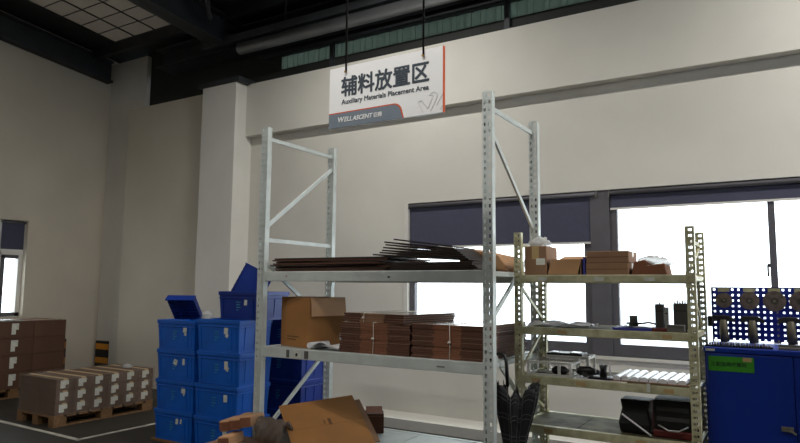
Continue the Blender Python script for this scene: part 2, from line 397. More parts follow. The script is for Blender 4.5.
MB().cyl((0, 0, -.02), (0, .33, -.02), .02, 12).build('roller', 'frame_dark', o); bx('fabric', (-.012, -.009, .005, .325, -.42, -.02), 'blind_fabric', o); bx('hem_bar', (-.018, -.004, 0, .33, -.44, -.42), 'frame_white', o)

# ------------------------------------------------------------------ hall lamps and added fill lamps
LAMP_AT = ['above the blue cabinet', 'above the far end of the white rack', 'added in front to brighten the hanging sign', 'added as fill before the blue totes', 'added as fill before the pallets', 'added as fill at the near hall end']
def lamp(x, y, z, watts, k):
    o = empty('ceiling_lamp', (x, y, z), label='linear white ceiling lamp under the roof ' + LAMP_AT[k], cat='lamp', group='linear lamps under the roof')
    bx('housing', (-.75, .75, -.09, .09, 0, .06), 'lamp_white', o)
    bx('diffuser', (-.74, .74, -.08, .08, -.012, 0), 'lamp_glow', o)
    for s in (-.6, .6): MB().cyl((s, 0, .06), (s, 0, roofz(y)-z), .006, 6).build('rod', 'wire_black', o)
    ld = bpy.data.lights.new('tube_light', 'AREA'); ld.shape = 'RECTANGLE'; ld.size = 1.46; ld.size_y = .15; ld.energy = watts; ld.color = (1.0, .97, .92)
    lo = bpy.data.objects.new('tube_light', ld); col.objects.link(lo); lo.parent = o; lo.location = (0, 0, -.02)
for k, a in enumerate(LAMPS): lamp(*a, k)

# ================================================================== THINGS
# ------------------------------------------------------------------ pallet racks
def perforated_post(w, d, h, pitch, hole_w, hole_h, t=.003, edge=.012):
    """upright, front face at y=0 with two rows of slots, sides going back"""
    mb = MB()
    mid = w-2*edge-2*hole_w
    xs = [0, edge, edge+hole_w, edge+hole_w+mid, edge+2*hole_w+mid, w]
    for a, b in ((0, 1), (2, 3), (4, 5)): mb.box(xs[a], xs[b], 0, t, 0, h)
    n = int(h/pitch)
    for i in range(n+1):
        z0 = i*pitch; z1 = min(h, z0+pitch-hole_h)
        if z1 <= z0: continue
        for a in (1, 3): mb.box(xs[a], xs[a+1], 0, t, z0, z1)
    mb.box(0, t, t, d, 0, h); mb.box(w-t, w, t, d, 0, h)
    mb.box(t, .016, d-t, d, 0, h); mb.box(w-.016, w-t, d-t, d, 0, h)
    return mb
def rack(name, X0, X1, Y0, Y1, h, pw, pd, pitch, hw, hh, levels, bh, mt, deck_mt, label, braces, panel_n):
    o = empty(name, (X0, Y0, 0), label=label, cat='rack')
    L = X1-X0; D = Y1-Y0
    pm = perforated_post(pw, pd, h, pitch, hw, hh).mesh('post', mt)
    for x in (0, L-pw):
        for y, flip in ((0, 0), (D-pd, 0)):
            p = bpy.data.objects.new('post', pm); col.objects.link(p); p.parent = o; p.location = (x, y, 0)
            bx('foot_plate', (.001, pw-.001, -.012, pd+.012, 0, .006), mt, p)
    for z in levels:
        for y, s in ((.004, 1), (D-.044, -1)):
            b = MB().box(pw+.002, L-pw-.002, y, y+.04, z-bh, z).build('beam', mt, o, bevel=.004)
            for x in (pw-.001, L-pw-.004): bx('beam_plate', (x, x+.005, y-.002, y+.044, z-bh-.03, z+.02), mt, b)
        dx = (L-2*pw)/panel_n
        for i in range(panel_n):
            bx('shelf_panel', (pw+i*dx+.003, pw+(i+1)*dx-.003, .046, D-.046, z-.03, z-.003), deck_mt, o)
        for x in (pw*.5, L-pw*.5): bx('side_rail', (x-.012, x+.012, pd, D-pd, z-.035, z-.004), mt, o)
    for (sx, ya, za, yb, zb, w) in braces:
        MB().bar((sx, ya-Y0, za), (sx, yb-Y0, zb), w*.5, w).build('brace', mt, o)
    return o
WX0, WX1, WY_0, WY_1 = -3.708, -1.637, 3.844, 4.79
LV = (1.616, 1.017, .283)
br = []
for sx in (.048, WX1-WX0-.048):
    left = sx < 1
    br += [(sx, 3.88, 2.722, 4.74, 2.722, .032)]
    if left: br += [(sx, 3.88, 1.985, 4.74, 2.60, .032), (sx, 3.88, 1.876, 4.74, 1.876, .032), (sx, 3.88, 1.70, 4.74, 1.14, .032), (sx, 3.88, .30, 4.74, .93, .032)]
    else: br += [(sx, 3.88, 2.61, 4.74, 1.97, .032), (sx, 3.88, 1.26, 4.74, 1.80, .032), (sx, 3.88, 1.12, 4.74, .50, .032)]
wr = rack('white_rack', WX0, WX1, WY_0, WY_1, 2.816, .071, .05, .05, .014, .024, LV, .078, 'rack_white', 'rack_deck',
          'tall white boltless steel rack with three shelves under the hanging sign', br, 4)
# stickers on its beams
beams = [c for c in wr.children if c.name.startswith('beam')]
mid = [b for b in beams if abs(max(v.co.z for v in b.data.vertices)-1.017) < .01 and min(v.co.y for v in b.data.vertices) < .1][0]
top = [b for b in beams if abs(max(v.co.z for v in b.data.vertices)-1.616) < .01 and min(v.co.y for v in b.data.vertices) < .1][0]
bx('sticker', (.40, .47, .002, .004, .948, 1.006), 'paper', mid); bx('sticker', (.33, .36, .002, .004, .948, 1.006), 'mid_grey', mid); bx('sticker', (.51, .55, .002, .004, .948, 1.006), 'mid_grey', mid)
bx('sticker_print', (.425, .445, .001, .003, .962, .985), 'black_plastic', mid)
bx('sticker', (1.26, 1.28, .002, .004, 1.565, 1.578), 'dark_grey', top); bx('sticker', (.30, .32, .002, .004, 1.575, 1.583), 'card_brown', top)
bx('sticker', (1.66, 1.72, .002, .004, .968, .976), 'mid_grey', mid)

CX0, CX1, CY0, CY1 = -1.630, -.478, 4.20, 4.75
br = [(1.152-.03, 4.22, 1.80, 4.72, 1.80, .024), (.03, 4.22, 1.80, 4.72, 1.80, .024), (1.152-.03, 4.22, 1.62, 4.72, 1.78, .022),
      (.03, 4.22, 1.53, 4.72, 1.26, .022), (1.152-.03, 4.22, 1.53, 4.72, 1.26, .022), (.03, 4.22, .93, 4.72, 1.20, .022), (.03, 4.22, .85, 4.72, .62, .022), (1.152-.03, 4.22, .85, 4.72, .62, .022)]
CL = (1.592, 1.24, .915, .592, .12)
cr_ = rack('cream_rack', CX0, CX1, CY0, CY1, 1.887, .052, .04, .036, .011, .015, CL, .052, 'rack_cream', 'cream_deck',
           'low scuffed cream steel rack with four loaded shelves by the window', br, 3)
cb = [c for c in cr_.children if c.name.startswith('beam') and min(v.co.y for v in c.data.vertices) < .1]
for b, xs in ((cb[0], (.17, .55, .86)), (cb[1], (.30, .95)), (cb[2], (.12, .42, .95)), (cb[3], (.20, .78))):
    z = max(v.co.z for v in b.data.vertices)
    for x in xs: bx('sticker', (x, x+.06, .001, .004, z-.04, z-.015), 'paper' if b == cb[0] else 'tape_tan', b)

# ------------------------------------------------------------------ hanging sign
sg = empty('hanging_sign', (-2.344, 3.0, 2.45), label='white hanging sign with grey Chinese lettering and an orange edge', cat='sign')
SW, SH, ST = .779, .373, .018
bx('panel', (0, SW, 0, ST, 0, SH), 'sign_white', sg)
bx('edge_strip', (SW, SW+.004, -.001, ST+.001, 0, SH+.001), 'sign_orange', sg)
def band(h, w, r, n=8):
    pts = [(0, 0), (w, 0)]
    for i in range(n+1):
        a = R(8 + 82*i/n); pts.append((w-.012-r+r*math.cos(a), h-r+r*math.sin(a)))
    pts.append((0, h)); return pts
MB().prism(band(.093, .533, .058), -.0010, .001).build('orange_line', 'sign_orange', sg)
MB().prism(band(.086, .525, .056), -.0018, .001).build('grey_band', 'sign_band', sg)
text_mesh('title_text', '辅料放置区', .12, 'sign_text', sg, .092, -.0015, .188, width=.600, thick=.0030, height=.118)
text_mesh('subtitle_text', 'Auxiliary Materials Placement Area', .035, 'sign_text', sg, .094, -.0015, .140, width=.598, thick=.0005)
text_mesh('brand_text', 'W', .05, 'print_white', sg, .072, -.003, .032, width=.045, thick=.0012, shear=.2)
text_mesh('brand_text', 'ELL', .03, 'print_white', sg, .118, -.003, .032, width=.056, thick=.0010, shear=.2)
text_mesh('brand_text', 'ASCENT', .03, 'print_white', sg, .178, -.003, .032, width=.143, thick=.0012, shear=.25)
text_mesh('brand_text', '巨腾', .03, 'print_white', sg, .330, -.003, .032, width=.055, thick=.0006)
em = MB()
def stroke(pts, w, y=-.0012):
    for a, b in zip(pts[:-1], pts[1:]): em.bar((a[0], y, a[1]), (b[0], y, b[1]), .0022, w)
def emb(pts): return [(.779+(px-375)*.00055, .010+(365-py)*.00055) for px, py in pts]
stroke(emb([(95, 240), (150, 355)]), .004); stroke(emb([(95, 238), (135, 232), (205, 322), (255, 225)]), .007)
stroke(emb([(225, 190), (245, 170), (275, 163), (305, 180), (312, 210), (300, 245), (235, 355)]), .007); stroke(emb([(225, 190), (262, 195), (268, 215)]), .004)
stroke(emb([(300, 300), (315, 290), (372, 200)]), .005); stroke(emb([(345, 355), (372, 320)]), .004)
em.build('embossed_logo', 'sign_emboss', sg)
for x in (.124, .658):
    w_ = MB().cyl((x, ST/2, SH-.035), (x, ST/2, roofz(3)-2.45), .006, 8).build('hanging_wire', 'wire_black', sg)
    w_.location = (0, -ST/2-.004, 0)
    MB().cyl((x, -.010, SH-.042), (x, -.010, SH-.032), .007, 10).build('wire_clip', 'brass', sg)

# ------------------------------------------------------------------ blue crates
def crate_parts(o, w, d, h, mt='crate_blue', labels=(), printed=True):
    """tapered tote: hollow body, rim, ribs, paper labels"""
    tp = .022
    b = MB()
    t = .006
    b.frustum([(tp, w-tp, tp, d-tp, 0), (.008, w-.008, .008, d-.008, h-.03)], cap1=False)
    b.frustum([(tp+t, w-tp-t, tp+t, d-tp-t, .012), (.008+t, w-.008-t, .008+t, d-.008-t, h-.03)], cap1=False)
    b.box(tp-.004, w-tp+.004, tp-.004, d-tp+.004, .0, .014)
    body = b.build('body', mt, o)
    rm = MB()
    for a in ((0, w, 0, .014), (0, w, d-.014, d), (0, .014, .014, d-.014), (w-.014, w, .014, d-.014)): rm.box(*a, h-.036, h)
    for a in ((.003, w-.003, .003, .014), (.003, w-.003, d-.014, d-.003), (.003, .014, .014, d-.014), (w-.014, w-.003, .014, d-.014)): rm.box(*a, h-.066, h-.058)
    rm.build('rim', mt, o, bevel=.003)
    for x in (.10*w, .80*w, .9*w): MB().bar((x, tp-.002, .03), (x, .007, h-.06), .008, .008).build('rib', mt, o)
    for y in (.2*d, .5*d, .8*d): MB().bar((w-tp+.002, y, .03), (w-.007, y, h-.06), .008, .008).build('rib', mt, o)
    def face_y(z): return tp+(.008-tp)*z/(h-.03)
    for (lx, lz, lw, lh, tilt) in labels:
        MB().obox((lx, face_y(lz)-.002, lz), lw/2, .001, lh/2, Euler((R(-3), R(tilt), 0))).build('paper_label', 'paper', o)
    if printed:
        for k, (ww) in enumerate((.055, .045, .05, .03)):
            z = h*.62-k*.024
            MB().obox((w*.47+ww/2-.03, face_y(z)-.0015, z), ww/2, .001, .004, Euler((R(-3), 0, 0))).build('printed_line', 'print_teal', o)
def crate(loc, w, d, h, label, mt='crate_blue', labels=(), rz=0, rot=None, printed=True, group='blue totes stacked beside the white rack'):
    o = empty('plastic_crate', loc, rot or (0, 0, R(rz)), label=label, cat='crate', group=group)
    crate_parts(o, w, d, h, mt, labels, printed); return o
pos = ['bottom', 'second from bottom', 'third from bottom', 'top']
labsA = [((.33, .19, .035, .05, 2), (.385, .195, .018, .045, 8)), ((.40, .20, .055, .055, 3), (.405, .16, .02, .02, 30)), ((.27, .17, .05, .05, 20), (.385, .18, .03, .06, -5)), ((.40, .20, .05, .055, 2), (.405, .155, .03, .025, 15))]
labsB = [((.41, .19, .05, .075, -4),), ((.41, .19, .045, .07, -4),), ((.385, .19, .045, .085, -6), (.40, .15, .03, .04, 20)), ((.385, .20, .05, .06, 0), (.395, .155, .035, .03, 20))]
descA = ['one torn label strip pair', 'a single square label', 'two crumpled white labels', 'a small white label']
descB = ['a tall white label, lowest in the rack-side stack', 'an upright white label, second from below in the rack-side stack', 'smudged white labels, third from below in the rack-side stack', 'a white label, uppermost of the rack-side four']
pl = empty('plywood_sheet', (-5.38, 4.19, 0), label='thin wooden base board under the far stack of blue totes', cat='board')
bx('board', (0, .56, 0, .44, 0, .02), 'wood_pallet', pl)
z = .02
for k in range(4):
    crate((-5.37+jit(.012)+.004*(3-k), 4.20+jit(.008), z), .545, .42, .285, 'blue plastic tote with %s, %s of the far stack' % (descA[k], pos[k]), labels=labsA[k]); z += .285
zA = z; z = 0
for k in range(4):
    crate((-4.80+jit(.01), 4.20+jit(.008), z), .565, .43, .296, 'blue plastic tote with ' + descB[k], labels=labsB[k]); z += .296
zB = z
z = 0
for k in range(4):
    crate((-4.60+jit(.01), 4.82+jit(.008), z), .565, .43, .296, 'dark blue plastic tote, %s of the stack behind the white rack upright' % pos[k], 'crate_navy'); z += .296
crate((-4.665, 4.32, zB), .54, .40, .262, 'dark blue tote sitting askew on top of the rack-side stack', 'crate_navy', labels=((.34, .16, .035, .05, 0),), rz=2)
def tray(p, u, v, h, label, mt):
    u = Vector(u); w = u.length; u.normalize(); v = Vector(v); v = v-u*v.dot(u); d = v.length; v.normalize(); n_ = u.cross(v)
    o = empty('plastic_tray', label=label, cat='tray', group='blue trays lying on the totes')
    Mx = Matrix((u, v, n_)).transposed().to_4x4(); Mx.translation = p; o.matrix_world = Mx
    b = MB().box(0, w, 0, d, -.006, 0)
    for a in ((0, w, 0, .008), (0, w, d-.008, d), (0, .008, 0, d), (w-.008, w, 0, d)): b.box(*a, -h, 0)
    b.build('shell', mt, o)
    for i in range(1, 7): bx('rib', (w*.02, w*.98, d*i/7-.004, d*i/7+.004, 0, .014), mt, o)
    for i in (1, 2): bx('rib', (w*i/3-.004, w*i/3+.004, 0, d, 0, .012), mt, o)
    bx('lip', (-.006, w+.006, d-.004, d+.006, -h, .018), mt, o)
    return o
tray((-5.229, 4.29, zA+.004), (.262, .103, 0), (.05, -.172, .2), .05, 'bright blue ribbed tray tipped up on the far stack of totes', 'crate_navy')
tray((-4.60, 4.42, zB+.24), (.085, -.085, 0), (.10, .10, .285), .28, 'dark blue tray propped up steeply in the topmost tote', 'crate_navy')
def crumple(name, c, rx, ry, rz, mt, label, cat, seed=1, n=14):
    rnd = random.Random(seed); mb = MB(); vals = {}
    def f(u, v):
        a = 2*math.pi*(u % 1.0); e = v*math.pi*.5
        k = (round((u % 1.0)*n) % n, round(v*8))
        q = vals.setdefault(k if v < 1 else 'top', rnd.uniform(.72, 1.1))
        return (c[0]+rx*q*math.cos(a)*math.cos(e), c[1]+ry*q*math.sin(a)*math.cos(e), c[2]+rz*q*math.sin(e))
    mb.grid(f, n, 8); o = mb.build(name, mt); return tag(o, label, cat)
crumple('plastic_bag', (-4.75, 4.27, zB+.002), .07, .05, .075, 'plastic_film', 'crumpled clear plastic bag on the rack-side totes', 'bag', 3)

# ------------------------------------------------------------------ cartons on pallets
def pallet(loc, lx, ly, label):
    o = empty('wooden_pallet', loc, label=label, cat='pallet', group='wooden pallets under the carton stacks')
    for i in range(3):
        for j in range(3):
            x = (lx-.1)*i/2; y = (ly-.14)*j/2; bx('block', (x, x+.1, y, y+.14, .012, .095), 'wood_pallet', o)
    for i in range(3): x = (lx-.1)*i/2; bx('runner', (x, x+.1, 0, ly, 0, .012), 'wood_pallet', o)
    for j in range(9):
        y = (ly-.1)*j/8; bx('deck_board', (-.005, lx+.005, y, y+.1, .095, .118), 'wood_pallet', o)
    return o
def carton(loc, w, d, h, mt, label, group=None, label_side='x', paper=True, rz=0, tape=True, name='carton'):
    """closed box; label_side x: paper on the +X face, y: on the -Y face"""
    o = empty(name, loc, (0, 0, R(rz)), label=label, cat='box', group=group)
    MB().box(0, w, 0, d, 0, h).build('body', mt, o, bevel=.004)
    if tape: bx('tape', (w/2-.025, w/2+.025, -.0012, d+.0012, h*.55, h+.0012) if d > w else (-.0012, w+.0012, d/2-.025, d/2+.025, h*.55, h+.0012), 'tape_tan', o)
    if paper:
        if label_side == 'x':
            q = MB(); y = d*.45
            q.box(w, w+.002, y-.045, y+.045, h*.50, h*.88); q.box(w, w+.002, y-.045, y+.01, h*.22, h*.50); q.build('paper_label', 'paper', o)
        else: bx('paper_label', (w*.5, w*.5+.07, -.002, 0, h*.45, h*.62), 'paper', o)
    return o
pallet((-7.345, 3.955, 0), .705, 1.215, 'wooden pallet under the low wrapped block of cartons')
proto = None
for k in range(3):
    for j in range(6):
        for i in range(2):
            p = (-7.338+i*.347, 3.965+j*.2005, .118+k*.126)
            lb = 'small carton, %s layer, %s row, %s from near end of the low pallet' % (('bottom', 'middle', 'top')[k], ('wall', 'aisle')[i], ORD[j])
            if proto is None:
                proto = carton(p, .344, .198, .124, 'card_pallet', lb, 'cartons of the low wrapped pallet')
            else:
                c = copy_tree(proto); c.location = (p[0]+jit(.003), p[1], p[2]); c['label'] = lb
wo = MB()
def wrapf(u, v):
    per = [(-7.348, 3.953), (-6.636, 3.953), (-6.636, 5.18), (-7.348, 5.18), (-7.348, 3.953)]
    s = u*4; i = min(3, int(s)); t = s-i
    x = per[i][0]*(1-t)+per[i+1][0]*t; y = per[i][1]*(1-t)+per[i+1][1]*t
    k = .004*math.sin(u*90+v*7)
    return (x+(k if i % 2 else 0), y+(0 if i % 2 else k), .10+v*.41)
wo.grid(wrapf, 96, 6)
tag(wo.build('stretch_wrap', 'shrink_wrap'), 'clear stretch wrap around the low pallet of cartons', 'plastic wrap')
crumple('plastic_scrap', (-6.95, 5.02, .498), .09, .06, .04, 'plastic_film', 'crumpled clear plastic scrap on the low carton block', 'plastic scrap', 8)
pallet((-9.58, 4.00, 0), .79, 1.34, 'wooden pallet under the tall brown carton stack by the left wall')
for k in range(4):
    pr_ = {}
    for j in range(3):
        for i in range(2):
            p = (-9.58+i*.392+jit(.004), 3.985+j*.452, .118+k*.221)
            lb = 'brown carton, %s layer, %s row, %s from near end of the tall stack' % (('bottom', 'second', 'third', 'top')[k], ('wall', 'aisle')[i], ORD[j])
            carton(p, .388, .449, .219, 'card_stack', lb, 'cartons of the tall stack by the left wall', paper=(j < 2), tape=(k == 3))
crumple('plastic_sheet', (-9.05, 4.55, 1.0), .25, .3, .02, 'plastic_film', 'thin clear plastic sheet lying on the tall carton stack', 'plastic sheet', 5)
def guard(x0, x1, y0, y1, h, label):
    o = empty('corner_guard', (x0, y0, 0), label=label, cat='guard', group='black and yellow guards in the left corner')
    bx('rubber', (0, x1-x0, 0, y1-y0, 0, h), 'guard_black', o, bevel=.01)
    for z in (h*.06, h*.42, h*.78): bx('reflector', (.015, x1-x0+.002, -.002, y1-y0-.015, z, z+h*.15), 'guard_yellow', o)
guard(-9.645, -9.575, 5.72, 5.83, .66, 'black and yellow guard at the left wall just behind the tall carton stack')
guard(-9.60, -9.28, 6.33, 6.376, .60, 'black and yellow guard at the foot of the corner column')
struct('trim_pipe_duct', MB().box(-9.20, -8.87, 6.30, 6.378, 0, .95), 'wall_paint', label='low boxed pipe casing at the corner column')

# ------------------------------------------------------------------ goods on the white rack
zt, zm_, zb_ = LV
# dark flat sheets in a low pile on the top shelf
for k in range(8):
    o = MB().obox((-3.05+jit(.03), 4.24+jit(.02), zt+.008+k*.0135), .54+jit(.03), .33, .0055, Euler((0, 0, R(jit(2))))).build('flat_sheet', ['card_edge_dark', 'plate_dark'][k % 2])
    tag(o, 'dark flattened carton sheet, %s from below in the long pile, top shelf' % ORD[k], 'sheet', 'dark flat sheets piled on the top shelf')
fan = [(-2.62, 1.738), (-2.56, 1.752), (-2.54, 1.768), (-2.53, 1.788), (-2.51, 1.808), (-2.52, 1.828), (-2.44, 1.846)]
fl = ['lowest and longest dark panel of the fanned pile on the top shelf', 'second lowest dark panel of the fanned pile on the top shelf', 'third lowest dark panel of the fanned pile on the top shelf', 'middle dark panel of the fanned pile on the top shelf',
      'third highest dark panel of the fanned pile on the top shelf', 'second highest dark panel of the fanned pile on the top shelf', 'highest dark panel of the fanned pile, tipping up to the left']
for k, (xl, zl) in enumerate(fan):
    xr, zr = -1.845-.02*k, 1.694+.0145*k
    o = MB().bar(Vector((xl, 4.09, zl)), Vector((xr, 4.09, zr)), .36, .0105).build('dark_panel', 'plate_dark'); tag(o, fl[k], 'panel', 'dark panels fanned out on the top shelf')
for k in range(5):
    o = MB().obox((-2.14+jit(.02), 4.09, zt+.007+k*.0125), .34, .18, .005, Euler((0, 0, R(jit(3))))).build('flat_sheet', 'plate_dark')
    tag(o, 'short dark sheet, %s from below in the pile under the fanned panels' % ORD[k], 'sheet', 'short sheets under the fanned panels')
# folded carton at the right end of the top shelf
o = empty('folded_carton', (-2.10, 4.30, zt), label='tan folded carton slumped at the right end of the top shelf', cat='box')
MB().prism([(.0, .0), (.36, .0), (.365, .03), (.31, .11), (.06, .165), (-.01, .06)], 0, .40).build('body', 'card_light', o, bevel=.006)
MB().prism([(-.012, .0), (.0, .0), (.055, .167), (.043, .17)], -.01, .41).build('flap', 'card_brown', o)
# flat board sticking out beside
tag(bx('thin_board', (-2.08, -1.715, 4.29, 4.72, zt, zt+.012), 'card_brown'), 'thin brown board lying under the folded tan carton', 'board').location.z = -.0 
for ob in [bpy.data.objects['folded_carton']]: ob.location.z = zt+.012
# open carton on the middle shelf
o = empty('open_carton', (-3.60, 4.03, zm_), (0, 0, R(-14)), label='open brown carton with raised flaps on the middle shelf', cat='box')
w, d, h, t = .385, .36, .395, .006
b = MB().box(0, w, 0, d, 0, t)
for a in ((0, w, 0, t), (0, w, d-t, d), (0, t, t, d-t), (w-t, w, t, d-t)): b.box(*a, t, h)
b.build('body', 'card_tan', o)
MB().obox((w+.012, d/2, h-.075), .003, d/2-.005, .075, Euler((0, R(-7), 0))).build('flap', 'card_light', o)
MB().obox((w/2, d-.05, h-.03), w/2-.008, .05, .003, Euler((R(25), 0, 0))).build('flap', 'card_brown', o)
MB().obox((.045, d/2, h-.02), .045, d/2-.01, .003, Euler((0, R(25), 0))).build('flap', 'card_brown', o)
for k in range(2): bx('printed_line', (.09, .25-.04*k, -.0012, 0, .075-.022*k, .085-.022*k), 'card_print', o)
# white film roll and bag
o = empty('film_roll', (-3.02, 3.92, zm_), label='loose white plastic film spilling beside the open carton', cat='plastic film')
mb = MB()
def filmf(u, v):
    x = -.155+u*.27; y = -.04+v*.22
    return (x, y, .008+.05*max(0, math.sin(u*5+v*2))*(.5+.5*u)+.05*u*abs(math.sin(v*6+u*3)))
mb.grid(filmf, 24, 10); mb.build('loose_sheet', 'pvc_white', o, solid=.002)
MB().tube([(-.165, -.03, .028), (-.165, .20, .028)], .024, 14).build('roll', 'pvc_white', o)
crumple('plastic_bag', (-2.975, 4.10, zm_), .065, .07, .20, 'plastic_film', 'crumpled clear plastic bag between the open carton and cardboard bundles', 'bag', 11)
# bundles of flattened cartons
def bundle(loc, w, d, n, th, rz, label, ties, mts=('card_edge_dark', 'card_edge'), a=.30, b=.70, jx=.006):
    o = empty('cardboard_bundle', loc, (0, 0, R(rz)), label=label, cat='cardboard bundle', group='bundles of flattened cartons on the middle shelf')
    ms = []
    for q in range(3):
        mb = MB(); e = .004*q
        mb.cur = 0; mb.box(0, w*a+e, 0, d, 0, th*.86); mb.cur = 1; mb.box(w*a+e, w*b-e, -.002, d, 0, th*.9); mb.cur = 0; mb.box(w*b-e, w, 0, d, 0, th*.86)
        mb.cur = 2; mb.box(.002, w-.002, .003, d-.003, th*.86, th*.93)
        ms.append(mb.mesh('sheet', [mts[0], mts[1], 'card_coated']))
    for k in range(n):
        s = bpy.data.objects.new('sheet', ms[k % 3]); col.objects.link(s); s.parent = o; s.location = (jit(jx), jit(.004), k*th)
    H = n*th
    for tx in ties:
        mb = MB(); mb.tube([(tx, -.010, 0), (tx+.004, -.011, H*.5), (tx, -.009, H+.002), (tx+.01, d*.5, H+.003), (tx, d+.006, H)], .0028, 6)
        s = mb.build('string', 'string_white', o)
        MB().tube([(tx-.012, -.014, H*.47), (tx, -.017, H*.5), (tx+.012, -.014, H*.5)], [.004, .010, .004], 8).build('knot', 'string_white', s)
    return o
zs = zm_
bundle((-2.895, 3.90, zs), .605, .72, 13, .0170, 0, 'thick brown bundle of flattened cartons, left of the two on the middle shelf', (.30,))
bundle((-2.275, 3.90, zs), .548, .78, 14, .0165, 0, 'thick brown bundle of flattened cartons next to the right upright', (.30,))
bundle((-2.93, 3.985, zs+.2225), .60, .62, 4, .0165, -9, 'thin skewed cardboard bundle on top of the left thick bundle', (.22,), ('card_edge_dark', 'card_brown'))
# bottom shelf: big flat carton, bubble wrap, folded cardboard, small dark box
o = empty('flattened_carton', label='large tan flattened carton leaning on the bottom shelf', cat='cardboard')
u = Vector((-.348, -.50, -.05)); v = Vector((.44, -.2, -.275)); lu = u.length; u.normalize(); v = v-u*v.dot(u); lv = v.length; v.normalize(); n_ = u.cross(v)
Mx = Matrix((u, v, n_)).transposed().to_4x4(); Mx.translation = (-3.137, 4.40, .607); o.matrix_world = Mx
sg_ = -1 if n_.z > 0 else 1
def fb(nm, a0, a1, b0, b1, c0, c1, mt): return bx(nm, (a0, a1, b0, b1, min(sg_*c0, sg_*c1), max(sg_*c0, sg_*c1)), mt, o)
fb('panel', 0, lu, 0, lv*.52, 0, .010, 'card_tan'); fb('panel', 0, lu, lv*.523, lv, 0, .010, 'card_tan'); fb('panel', -.05, lu-.05, .05, lv-.02, .012, .022, 'card_brown')
fb('printed_mark', lu*.42, lu*.46, lv*.40, lv*.52, -.001, .001, 'card_print'); fb('printed_mark', lu*.50, lu*.52, lv*.42, lv*.49, -.001, .001, 'card_print')
o = empty('small_box', (-3.06, 4.62, zb_), (0, 0, R(35)), label='small dark brown box standing behind the flattened carton', cat='box')
MB().box(-.08, .08, -.08, .08, 0, .16).build('body', 'card_edge_dark', o, bevel=.004)
MB().obox((0, -.0, .165), .07, .085, .003, Euler((R(18), 0, 0))).build('flap', 'card_edge', o)
o = empty('cardboard_support', (-3.40, 4.15, zb_), label='folded brown carton under the large flattened carton', cat='cardboard')
MB().prism([(0, 0), (.46, 0), (.30, .13), (.10, .20), (0, .20)], 0, .34).build('body', 'card_brown', o, bevel=.005); MB().box(.02, .2, .05, .30, .20, .215).build('layer', 'card_edge', o)
mb = MB()
def bub(u, v):
    a = u*2*math.pi; r = .092+.010*math.sin(a*7+v*23)+.008*math.sin(v*40+a*3)
    return (-3.47+v*.22, 3.68+v*.06+r*math.cos(a)*.7, zb_+.135+r*math.sin(a)-v*.03)
mb.grid(bub, 48, 26)
o = mb.build('bubble_wrap', 'bubble_wrap', solid=.004); tag(o, 'rolled bubble wrap beside the large flattened carton', 'bubble wrap')
carton((-3.86, 3.44, 0), .66, .385, .305, 'card_brown', 'brown carton on the floor before the white rack under the folded strips', paper=False)
labs = ['left outermost tan folded carton strip poking past the rack upright', 'middle tan folded carton strip poking past the rack upright', 'right tan folded carton strip next to the bubble wrap', 'lower tan folded carton strip under the other strips']
for k, (x, y, z, rz, rx) in enumerate(((-3.770, 3.70, .430, 14, 0), (-3.662, 3.70, .462, 14, 3), (-3.554, 3.70, .480, 14, -3), (-3.64, 3.57, .352, 14, 0))):
    o = empty('carton_strip', (x, y, z), (R(rx), R(-8), R(rz)), label=labs[k], cat='cardboard', group='folded carton strips on the bottom shelf')
    MB().box(-.046, .046, -.14, .09, -.042, .042).build('body', 'card_light', o, bevel=.016)
    MB().box(-.035, .052, -.144, -.14, -.03, .03).build('inner_fold', 'card_edge', o)

# ------------------------------------------------------------------ umbrella
um = empty('umbrella', (-1.660, 4.02, 1.037), label='folded black checked umbrella hooked on the white rack side rail', cat='umbrella')
hk = [(-.05, 0, -.05), (-.056, 0, -.02), (-.05, 0, .008), (-.028, 0, .026), (0, 0, .028), (.026, 0, .018), (.04, -.004, -.01), (.046, -.008, -.06), (.052, -.012, -.18)]
MB().tube(hk, .0115, 10).build('handle', 'black_plastic', um)
MB().cyl((.052, -.012, -.17), (.085, -.03, -.90), .005, 8).build('shaft', 'black_plastic', um)
N = 64
def canopy(dr=0):
    def f(u, v):
        a = u*2*math.pi; prof = [(.0, .118), (.12, .112), (.4, .072), (.7, .04), (1, .014)]
        for (v0, r0), (v1, r1) in zip(prof[:-1], prof[1:]):
            if v <= v1: r = r0+(r1-r0)*(v-v0)/(v1-v0); break
        r *= 1+.34*math.sin(a*8+1.5*math.sin(a*3))*(1-.3*v)
        hem = .035*math.sin(a*8)*(1-v)**4 + .03*math.sin(a*2+1)*(1-v)**3
        cx = .085+.03*v*.3+.03*(1-v); cz = -.20-.66*v+hem
        return (cx+(r+dr)*math.cos(a), -.02-.012*v+(r+dr)*.62*math.sin(a), cz)
    return f
MB().grid(canopy(), N, 22).build('canopy', 'umbrella_black', um, solid=.0025)
ck = MB(); f = canopy(.003)
for v in (.05, .09, .22, .26, .42, .46, .62, .66): ck.tube([f(i/N, v) for i in range(N+1)], .0022, 5, caps=False)
for i in range(16): ck.tube([f(i/16, v/12) for v in range(12)], .0022, 5)
ck.build('check_lines', 'umbrella_check', um)
for i in range(8):
    p = f((i+.25)/8, 0); MB().tube([p, (p[0], p[1], p[2]+.028)], [.005, .003], 6).build('rib_tip', 'mid_grey', um)

